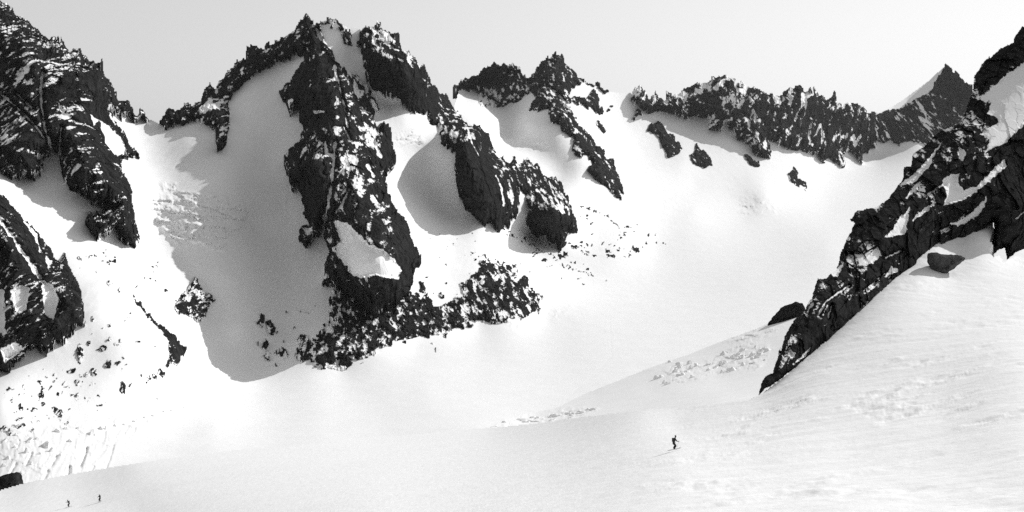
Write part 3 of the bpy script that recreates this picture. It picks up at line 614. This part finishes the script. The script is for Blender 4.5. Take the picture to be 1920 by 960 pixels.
# ------------------------------------------------------------------ near rocks
WALL = Survey([(1421,744,205),(1449,700,211),(1487,600,230),(1533,522,252),(1570,500,262),(1592,412,284),(1640,390,292),(1690,335,312),(1707,292,324),(1765,245,338),(1825,145,358),(1880,85,366),(1920,43,372),(1990,0,380),
 (1438,730,206),(1476,703,212),(1546,644,228),(1590,606,240),(1649,552,258),(1687,519,271),(1747,470,291),(1800,450,303),(1860,421,314),(1858,484,300),(1920,470,314),(1990,450,328),
 (1560,590,236),(1650,480,272),(1700,420,288),(1760,340,312),(1800,260,332),(1850,350,318),(1900,200,350),(1920,120,362),(1900,420,318),(1900,300,334),(1990,200,365),(1990,350,345)], 1e-5).table(1380, 2030, -60, 800)
R_POLY = [(1990,-40),(1921,42),(1905,66),(1901,76),(1880,86),(1862,100),(1840,120),(1826,143),(1824,165),(1806,218),(1790,235),(1765,246),(1732,272),(1708,291),(1706,312),(1695,314),(1692,335),(1684,347),(1665,370),(1642,389),(1606,396),(1592,411),(1602,417),(1590,441),(1576,476),(1568,503),(1557,514),(1548,524),(1533,521),(1522,556),(1511,580),(1487,600),(1471,633),(1457,671),(1449,698),(1434,708),(1426,722),(1420,745),(1438,731),(1476,704),(1508,677),(1546,645),(1590,607),(1617,585),(1649,553),(1687,520),(1725,495),(1740,474),(1760,464),(1779,454),(1800,452),(1828,447),(1846,438),(1864,418),(1860,450),(1854,486),(1872,472),(1884,464),(1887,490),(1902,480),(1920,468),(1990,440)]
rock_mass('rock_ridge', [R_POLY], ROCK_NEAR, base=WALL, step=1.1, bumps=[(1900,400,16,55)], prot=5.5, wid=22, amp=2.4, lam=130, seed=51.0, yf=0.3, tilt=0.6, gully=0.0, rag=1.5, shard=2.5, sf=1.6, dust=0.0, snow=0.0, spire=1.5, warp=2.5, back=12, drop=6, facet=0.7, block=9.0, rot=0.95, flute=2.4, foot=4, kind=None, cat='rock ridge', ledge=0.6, blocks=120,
  snow_polys=[[(1930,108),(1905,128),(1882,144),(1860,165),(1841,184),(1859,190),(1852,214),(1871,221),(1872,230),(1860,238),(1836,252),(1852,258),(1856,263),(1847,285),(1890,266),(1896,255),(1930,225)],
   [(1767,266),(1749,295),(1746,310),(1718,339),(1700,346),(1684,349),(1720,320)],
   [(1766,339),(1779,328),(1799,325),(1795,341),(1808,357),(1833,349),(1866,314),(1885,298),(1887,311),(1866,330),(1822,366),(1795,379),(1768,386),(1776,363)],
   [(1850,368),(1833,387),(1806,412),(1782,420),(1803,422),(1836,403),(1847,387)],
   [(1755,378),(1733,401),(1711,414),(1716,402),(1745,385)],[(1731,336),(1711,352),(1693,378),(1708,366)],[(1709,385),(1687,409),(1663,446),(1700,422)],[(1798,276),(1812,284),(1806,302),(1796,296)],
   [(1582,493),(1556,514),(1570,520)],[(1645,462),(1612,497),(1640,492),(1655,480)],[(1696,402),(1660,446),(1700,438)],[(1523,645),(1488,684),(1510,668)],[(1480,655),(1492,664),(1480,672)],[(1672,498),(1684,508),(1660,520)]],
  snow_lines=[([(1741,364),(1768,346)],2.5),([(1592,536),(1548,566),(1535,590)],2),([(1560,572),(1552,596)],2.2),([(1523,570),(1515,584)],3),([(1660,484),(1690,470)],3),([(1620,545),(1640,530)],2),([(1780,425),(1762,434)],2),([(1905,410),(1920,398)],2)],
  bare_polys=[[(1910,118),(1930,105),(1930,165),(1912,168)],[(1896,202),(1912,192),(1930,184),(1930,194),(1900,206)],[(1842,236),(1846,224),(1872,222),(1870,234),(1850,240)],[(1896,250),(1930,225),(1930,470),(1850,490),(1850,380),(1885,330),(1890,280)],[(1825,143),(1930,40),(1930,100),(1880,140),(1838,182)]],
  label='near ridge of dark blocky granite climbing out of frame beside the boulder')


# ------------------------------------------------------------------ loose rocks near by, seracs
def boulder(name, poly, Y, thick, mat, label, cat, seed, rough=0.10, tiltback=0.0, parent=None, nb=44, nr=9, snow=-1.0):
    """closed body with a traced outline: a front and a back shell that meet along it"""
    P = np.array(poly, float); c = P.mean(0)
    d = np.r_[0, np.cumsum(np.hypot(*(np.roll(P, -1, 0)-P).T))]; t = np.linspace(0, d[-1], nb, endpoint=False)
    PP = np.vstack([P, P[:1]]); bx = np.interp(t, d, PP[:, 0]); by = np.interp(t, d, PP[:, 1])
    rng = np.random.RandomState(seed); bx += rng.normal(0, 0.5, nb); by += rng.normal(0, 0.5, nb)
    V = []; r = np.sin(np.linspace(0, math.pi/2, nr+1))
    for side in (-1, 1):
        for k in range(1, nr + (1 if side < 0 else 0)):
            u = c[0] + (bx-c[0])*r[k]; v = c[1] + (by-c[1])*r[k]
            V.append(at(u, v, np.full(nb, Y)) + np.array([0, 1, 0])*(side*thick*math.sqrt(max(0, 1-r[k]**2)) + tiltback*(c[1]-v)[:, None]*Y/F*np.array([0, 1, 0])))
    V = np.concatenate(V); cf = at(np.array([c[0], c[0]]), np.array([c[1], c[1]]), np.array([Y, Y])) + np.array([[0, -thick, 0], [0, thick, 0]])
    V = np.concatenate([V, cf]); s = thick
    f1, _ = facets(V[:, 0]/s*1.5, V[:, 1]/s*1.5, V[:, 2]/s*1.5 + seed, 0.8); f2 = fbm(V[:, 0]/s*2.5, V[:, 1]/s*2.5, V[:, 2]/s*2.5 + seed, 4)
    V[:, 1] += thick*(rough*3*f1 + rough*f2)
    F_ = []; rows = nr
    ring = lambda k, side: (k-1)*nb if side < 0 else nr*nb + (k-1)*nb
    nfull = nr*nb + (nr-1)*nb
    for side in (-1, 1):
        for k in range(1, nr):
            a = ring(k, side); b = ring(k+1, side) if not (side > 0 and k+1 == nr) else ring(nr, -1)
            for i in range(nb):
                j = (i+1) % nb; q = (a+i, a+j, b+j, b+i); F_.append(q if side > 0 else q[::-1])
        a = ring(1, side); cc = nfull + (0 if side < 0 else 1)
        for i in range(nb):
            q = (cc, a+i, a+(i+1) % nb); F_.append(q if side < 0 else q[::-1])
    me = bpy.data.meshes.new(name); me.from_pydata(V.tolist(), [], F_)
    at2 = me.attributes.new('snow', 'FLOAT', 'POINT'); at2.data.foreach_set('value', np.full(len(V), snow, np.float32))
    me.materials.append(mat); me.update()
    o = link(bpy.data.objects.new(name, me), parent); tag(o, label, cat); return o

boulder('boulder', [(1739,475),(1750,473),(1764,476),(1780,477),(1797,479),(1809,482),(1805,488),(1795,496),(1782,507),(1768,516),(1756,512),(1747,506),(1741,494)], 274, 3.2, BOULDER, 'single large grey boulder resting on the snow below the near rock wall', 'boulder', 3, 0.06)
boulder('rock_outcrop', [(-30,908),(-12,897),(0,894),(18,887),(32,885),(36,893),(40,905),(46,915),(20,922),(-30,932)], 342, 4.5, ROCK_NEAR, 'dark rock poking up at the bottom left corner beside the crevasses', 'rock outcrop', 5, 0.10)
boulder('rock_outcrop', [(1438,610),(1451,594),(1465,578),(1481,570),(1493,566),(1504,568),(1510,577),(1510,592),(1480,604),(1455,612)], 935, 9.0, ROCK_NEAR, 'lone dark rock on the shelf edge behind the foot of the near wall', 'rock outcrop', 7, 0.10)

def serac(parent, base, u, v, w, h, seed, mat):
    """one block of broken ice, steep towards the valley"""
    r = random.Random(seed); Y = float(base(np.array([u]), np.array([v]))[0]); s = Y/F; w *= s; h *= s; d = w*(0.7+0.7*r.random())
    p = at(np.array([float(u)]), np.array([v + 0.0]), np.array([Y]))[0]
    pts = []
    for z in (-0.9*h, 0.3*h, 0.8*h):
        q = 1.1 if z < 0 else 0.95 if z < h*0.5 else 0.6
        for k in range(7):
            a = 2*math.pi*k/7 + 0.35*r.random()
            pts.append((p[0] + 0.5*w*q*math.cos(a)*(0.55+0.9*r.random()), p[1] + 0.3*d + 0.5*d*q*math.sin(a)*(0.55+0.9*r.random()), p[2] + z*(0.6+0.8*r.random())))
    top = len(pts); pts.append((p[0] + 0.1*w*r.uniform(-1, 1), p[1] + 0.3*d, p[2] + h*1.12))
    fs = []
    for l in range(2):
        for k in range(7): fs.append((l*7+k, l*7+(k+1) % 7, l*7+7+(k+1) % 7, l*7+7+k))
    for k in range(7): fs.append((14+k, 14+(k+1) % 7, top))
    me = bpy.data.meshes.new('serac'); me.from_pydata(pts, [], fs); me.materials.append(mat); me.update()
    return link(bpy.data.objects.new('serac', me), parent)
GL = bpy.data.objects['glacier']; SH = bpy.data.objects['glacier_shelf']
rr = random.Random(5)
for (u, v, w, h) in [(53,826,14,12),(85,833,18,14),(50,845,10,12),(171,811,14,13),(188,803,12,8),(197,802,6,8),(107,807,12,9),(121,804,12,6),(145,803,9,6),(57,868,8,8),(28,838,9,6),(70,822,8,7),(96,843,8,10),(130,826,9,6),(14,858,10,8),(6,872,10,6),(40,885,8,5),(215,798,7,5),(232,796,8,4),(250,790,9,4),(270,783,10,4),(285,780,9,4),(305,772,8,3.5),(320,770,7,3),(345,764,7,3),(30,815,10,7),(8,826,10,8),(112,852,7,5),(74,850,6,5)]:
    serac(GL, FAR, u, v + 0.4*h, w, 0.75*h, int(u*7+v), SNOW_MID)
for k in range(46):
    t = rr.random(); u = 1235 + 200*t + rr.gauss(0, 6); v = 712 - 52*t + rr.gauss(0, 8)
    serac(SH, SHELF, u, v, 7+9*rr.random(), 3+3.5*rr.random(), 900+k, SNOW_MID)
for k in range(22):
    t = rr.random(); u = 925 + 190*t + rr.gauss(0, 4); v = 799 - 30*t + rr.gauss(0, 3.0)
    serac(SH, SHELF, u, v, 9+12*rr.random(), 1.8+2.0*rr.random(), 1900+k, SNOW_MID)

# ------------------------------------------------------------------ skiers
def plain(name, c, rough=0.8):
    m, t = new_mat(name); b = N(t, 'ShaderNodeBsdfPrincipled'); b.inputs['Roughness'].default_value = rough
    n1 = N(t, 'ShaderNodeTexNoise'); n1.inputs['Scale'].default_value = 18
    cr = N(t, 'ShaderNodeValToRGB'); cr.color_ramp.elements[0].color = (c*0.8,)*3 + (1,); cr.color_ramp.elements[1].color = (c*1.2,)*3 + (1,)
    t.links.new(n1.outputs[0], cr.inputs[0]); t.links.new(cr.outputs[0], b.inputs['Base Color'])
    o = N(t, 'ShaderNodeOutputMaterial'); t.links.new(b.outputs[0], o.inputs[0]); return m
CLOTH = plain('dark_cloth', 0.012); PACK = plain('pack_cloth', 0.018); SKI = plain('ski_lacquer', 0.20, 0.35); METAL = plain('pole_metal', 0.25, 0.4); SKIN = plain('tanned_skin', 0.12)

def skinned(name, verts, edges, radii, mat, parent=None):
    me = bpy.data.meshes.new(name); me.from_pydata(verts, edges, [])
    o = bpy.data.objects.new(name, me); sc.collection.objects.link(o)
    md = o.modifiers.new('skin', 'SKIN')
    for i, r in enumerate(radii): me.skin_vertices[0].data[i].radius = (r, r)
    me.skin_vertices[0].data[0].use_root = True
    o.modifiers.new('sub', 'SUBSURF').levels = 2; o.modifiers['sub'].render_levels = 2
    dg = bpy.context.evaluated_depsgraph_get(); me2 = bpy.data.meshes.new_from_object(o.evaluated_get(dg))
    o.modifiers.clear(); o.data = me2; me2.name = name
    me2.materials.clear(); me2.materials.append(mat)
    for p in me2.polygons: p.use_smooth = True
    if parent: o.parent = parent
    return o

def body_skeleton(lean=0.0, crouch=0.0, arm=0.0):
    """a skier facing +x, feet at the origin"""
    k = crouch
    v = [(-0.10-0.1*k, 0, 0.82-0.15*k), (-0.02, 0, 1.02-0.14*k), (0.09+lean, 0, 1.28-0.12*k), (0.14+lean, 0, 1.43-0.12*k), (0.17+lean, 0, 1.53-0.11*k), (0.185+lean, 0, 1.63-0.11*k)]
    r = [0.155, 0.135, 0.165, 0.06, 0.095, 0.085]; e = [(0, 1), (1, 2), (2, 3), (3, 4), (4, 5)]
    def add(p, rad, par): v.append(p); r.append(rad); e.append((par, len(v)-1)); return len(v)-1
    for s in (-1, 1):
        h = add((-0.09-0.1*k, 0.10*s, 0.78-0.15*k), 0.135, 0); kn = add((0.20+0.05*k, 0.12*s, 0.47-0.06*k), 0.105, h); an = add((-0.05, 0.11*s, 0.13), 0.085, kn); add((0.15, 0.11*s, 0.055), 0.055, an)
        sh = add((0.08+lean, 0.19*s, 1.33-0.12*k), 0.075, 2); el = add((0.18+lean, 0.30*s, 1.08-0.12*k+arm), 0.055, sh); wr = add((0.40+lean, 0.30*s, 1.02-0.1*k+arm), 0.040, el)
        pa = add((0.47+lean, 0.29*s, 1.02-0.1*k+arm), 0.036, wr)
        for f in range(4):                                   # fingers closed round the pole grip
            y = 0.29*s; z = 1.045-0.1*k+arm-0.022*f
            q = add((0.515+lean, y+0.020*s, z), 0.011, pa); q = add((0.540+lean, y+0.004*s, z-0.004), 0.010, q); add((0.530+lean, y-0.020*s, z-0.006), 0.009, q)
        q = add((0.485+lean, y-0.030*s, 1.045-0.1*k+arm), 0.012, pa); add((0.520+lean, y-0.030*s, 1.055-0.1*k+arm), 0.010, q)
    return v, e, r

def shape(name, verts, faces, mat, parent, bevel=0.0):
    me = bpy.data.meshes.new(name); me.from_pydata(verts, [], faces); me.materials.append(mat); me.update()
    return link(bpy.data.objects.new(name, me), parent)
def ski_mesh(s):
    V = []; n = 12
    for i in range(n+1):
        x = -0.85 + 1.8*i/n; up = 0.10*max(0, (x-0.70)/0.25)**2; w = 0.043*(0.85 + 0.25*abs(2*i/n-1)) * (0.35 if i == n else 1)
        for y, z in ((-w, 0), (w, 0), (w, 0.014), (-w, 0.014)): V.append((x, 0.11*s+y, z+up))
    Fc = [(0, 1, 2, 3), (4*n+3, 4*n+2, 4*n+1, 4*n)]
    for i in range(n):
        for q in range(4): Fc.append((4*i+q, 4*i+4+q, 4*i+4+(q+1) % 4, 4*i+(q+1) % 4))
    return V, Fc
def tube(p, q, r, n=7):
    p, q = Vector(p), Vector(q); d = (q-p).normalized(); a = d.orthogonal().normalized(); b = d.cross(a); V = []
    for c in (p, q):
        for i in range(n): t = 2*math.pi*i/n; V.append(tuple(c + r*(math.cos(t)*a + math.sin(t)*b)))
    return V, [tuple(range(n))[::-1], tuple(range(n, 2*n))] + [(i, (i+1) % n, n+(i+1) % n, n+i) for i in range(n)]
def ball(c, rx, ry, rz, a0=0.0, n=12, m=7):
    V = []; Fc = []
    for i in range(m+1):
        t = a0 + (math.pi-a0)*i/m if a0 >= 0 else math.pi*i/m
        for j in range(n): p = 2*math.pi*j/n; V.append((c[0]+rx*math.sin(t)*math.cos(p), c[1]+ry*math.sin(t)*math.sin(p), c[2]+rz*math.cos(t)))
    for i in range(m):
        for j in range(n): Fc.append((i*n+j, i*n+(j+1) % n, (i+1)*n+(j+1) % n, (i+1)*n+j))
    return V, Fc

def skier(u, v, rotz, label, lean, crouch, arm, poles):
    Y = float(NEAR(np.array([float(u)]), np.array([float(v)]))[0]); p = at(np.array([float(u)]), np.array([float(v)]), np.array([Y]))[0]
    # the slope under the skis
    P = lambda a, b: at(np.array([float(a)]), np.array([float(b)]), NEAR(np.array([float(a)]), np.array([float(b)])))[0]
    nrm = Vector(np.cross(P(u+8, v)-P(u-8, v), P(u, v-8)-P(u, v+8))).normalized()
    if nrm.z < 0: nrm = -nrm
    root = bpy.data.objects.new('person', None); sc.collection.objects.link(root); tag(root, label, 'person', 'skiers on the near slope')
    root.location = Vector(p) + Vector((0, 0, 0.22)); root.rotation_euler = (0, 0, rotz)
    vv, e, r = body_skeleton(lean, crouch, arm)
    skinned('body', vv, e, r, CLOTH, root)
    hx, hz = 0.185+lean, 1.60-0.11*crouch
    shape('face', *ball((hx+0.055, 0, hz-0.03), 0.06, 0.062, 0.085), SKIN, root)
    shape('nose', *ball((hx+0.118, 0, hz-0.03), 0.016, 0.013, 0.022), SKIN, root)
    shape('goggles', *ball((hx+0.085, 0, hz+0.012), 0.042, 0.066, 0.026), PACK, root)
    shape('hat', *ball((hx, 0, hz+0.06), 0.11, 0.10, 0.085), CLOTH, root)
    bz = 1.20-0.12*crouch; bx = -0.13+lean
    bk = [(bx+dx, dy, bz+dz) for dz in (-0.24, 0.20) for dx, dy in ((-0.11, -0.13), (0.09, -0.15), (0.09, 0.15), (-0.11, 0.13))] + [(bx-0.03, 0, bz+0.26)]
    shape('backpack', bk, [(0, 3, 2, 1), (0, 1, 5, 4), (1, 2, 6, 5), (2, 3, 7, 6), (3, 0, 4, 7), (4, 5, 8), (5, 6, 8), (6, 7, 8), (7, 4, 8)], PACK, root)
    # skis lie along the slope
    fx = Vector((math.cos(rotz), math.sin(rotz), 0)); pitch = math.atan2(-(nrm.x*fx.x + nrm.y*fx.y), nrm.z)
    for s in (-1, 1):
        o = shape('ski', *ski_mesh(s), SKI, root); o.rotation_euler = (0, -pitch, 0)
    if poles:
        M = Matrix.Translation(root.location) @ Matrix.Rotation(rotz, 4, 'Z')
        for s, side in ((-1, 'nearer'), (1, 'farther')):
            a = M @ Vector((0.50+lean, 0.29*s, 1.10-0.1*crouch+arm)); b = M @ Vector((0.10+lean, 0.42*s, 0.0))
            o = shape('ski_pole', *tube(a, b, 0.011), METAL, None); tag(o, f'thin ski pole in the {side} hand of the large central skier', 'ski pole')
            c = a.lerp(b, 0.93); bk_ = shape('basket', *tube(c, c + (b-a).normalized()*0.01, 0.05, 9), METAL, o)
skier(1264, 846, 0.35, 'dark clad skier with a backpack gliding across the slope, knees bent, largest figure', 0.0, 0.15, 0.0, True)
skier(129, 952, -2.2, 'tiny crouching dark skier low in the corner, lower of the distant two', 0.12, 0.5, 0.1, False)
skier(187, 942, -1.7, 'tiny dark skier seen small, upper of the distant two', 0.05, 0.3, 0.05, False)

# ------------------------------------------------------------------ the thin air of the valley
hz, ht = new_mat('air')
pv = N(ht, 'ShaderNodeVolumePrincipled'); pv.inputs['Color'].default_value = (0.95, 0.95, 0.95, 1); pv.inputs['Density'].default_value = 4.5e-6; pv.inputs['Anisotropy'].default_value = 0.2
ho = N(ht, 'ShaderNodeOutputMaterial'); ht.links.new(pv.outputs[0], ho.inputs['Volume'])
x0, x1, y0, y1, z0, z1 = -6500, 6500, -300, 12500, -460, 1500
bv = np.array([(x, y, z) for x in (x0, x1) for y in (y0, y1) for z in (z0, z1)])
bq = np.array([(0,1,3,2),(4,6,7,5),(0,4,5,1),(2,3,7,6),(0,2,6,4),(1,5,7,3)])
o = link(bpy.data.objects.new('haze', mesh_np('haze', bv, bq, hz, None, False))); o['kind'] = 'stuff'; o['label'] = 'thin pale haze filling the valley air'
#@@END
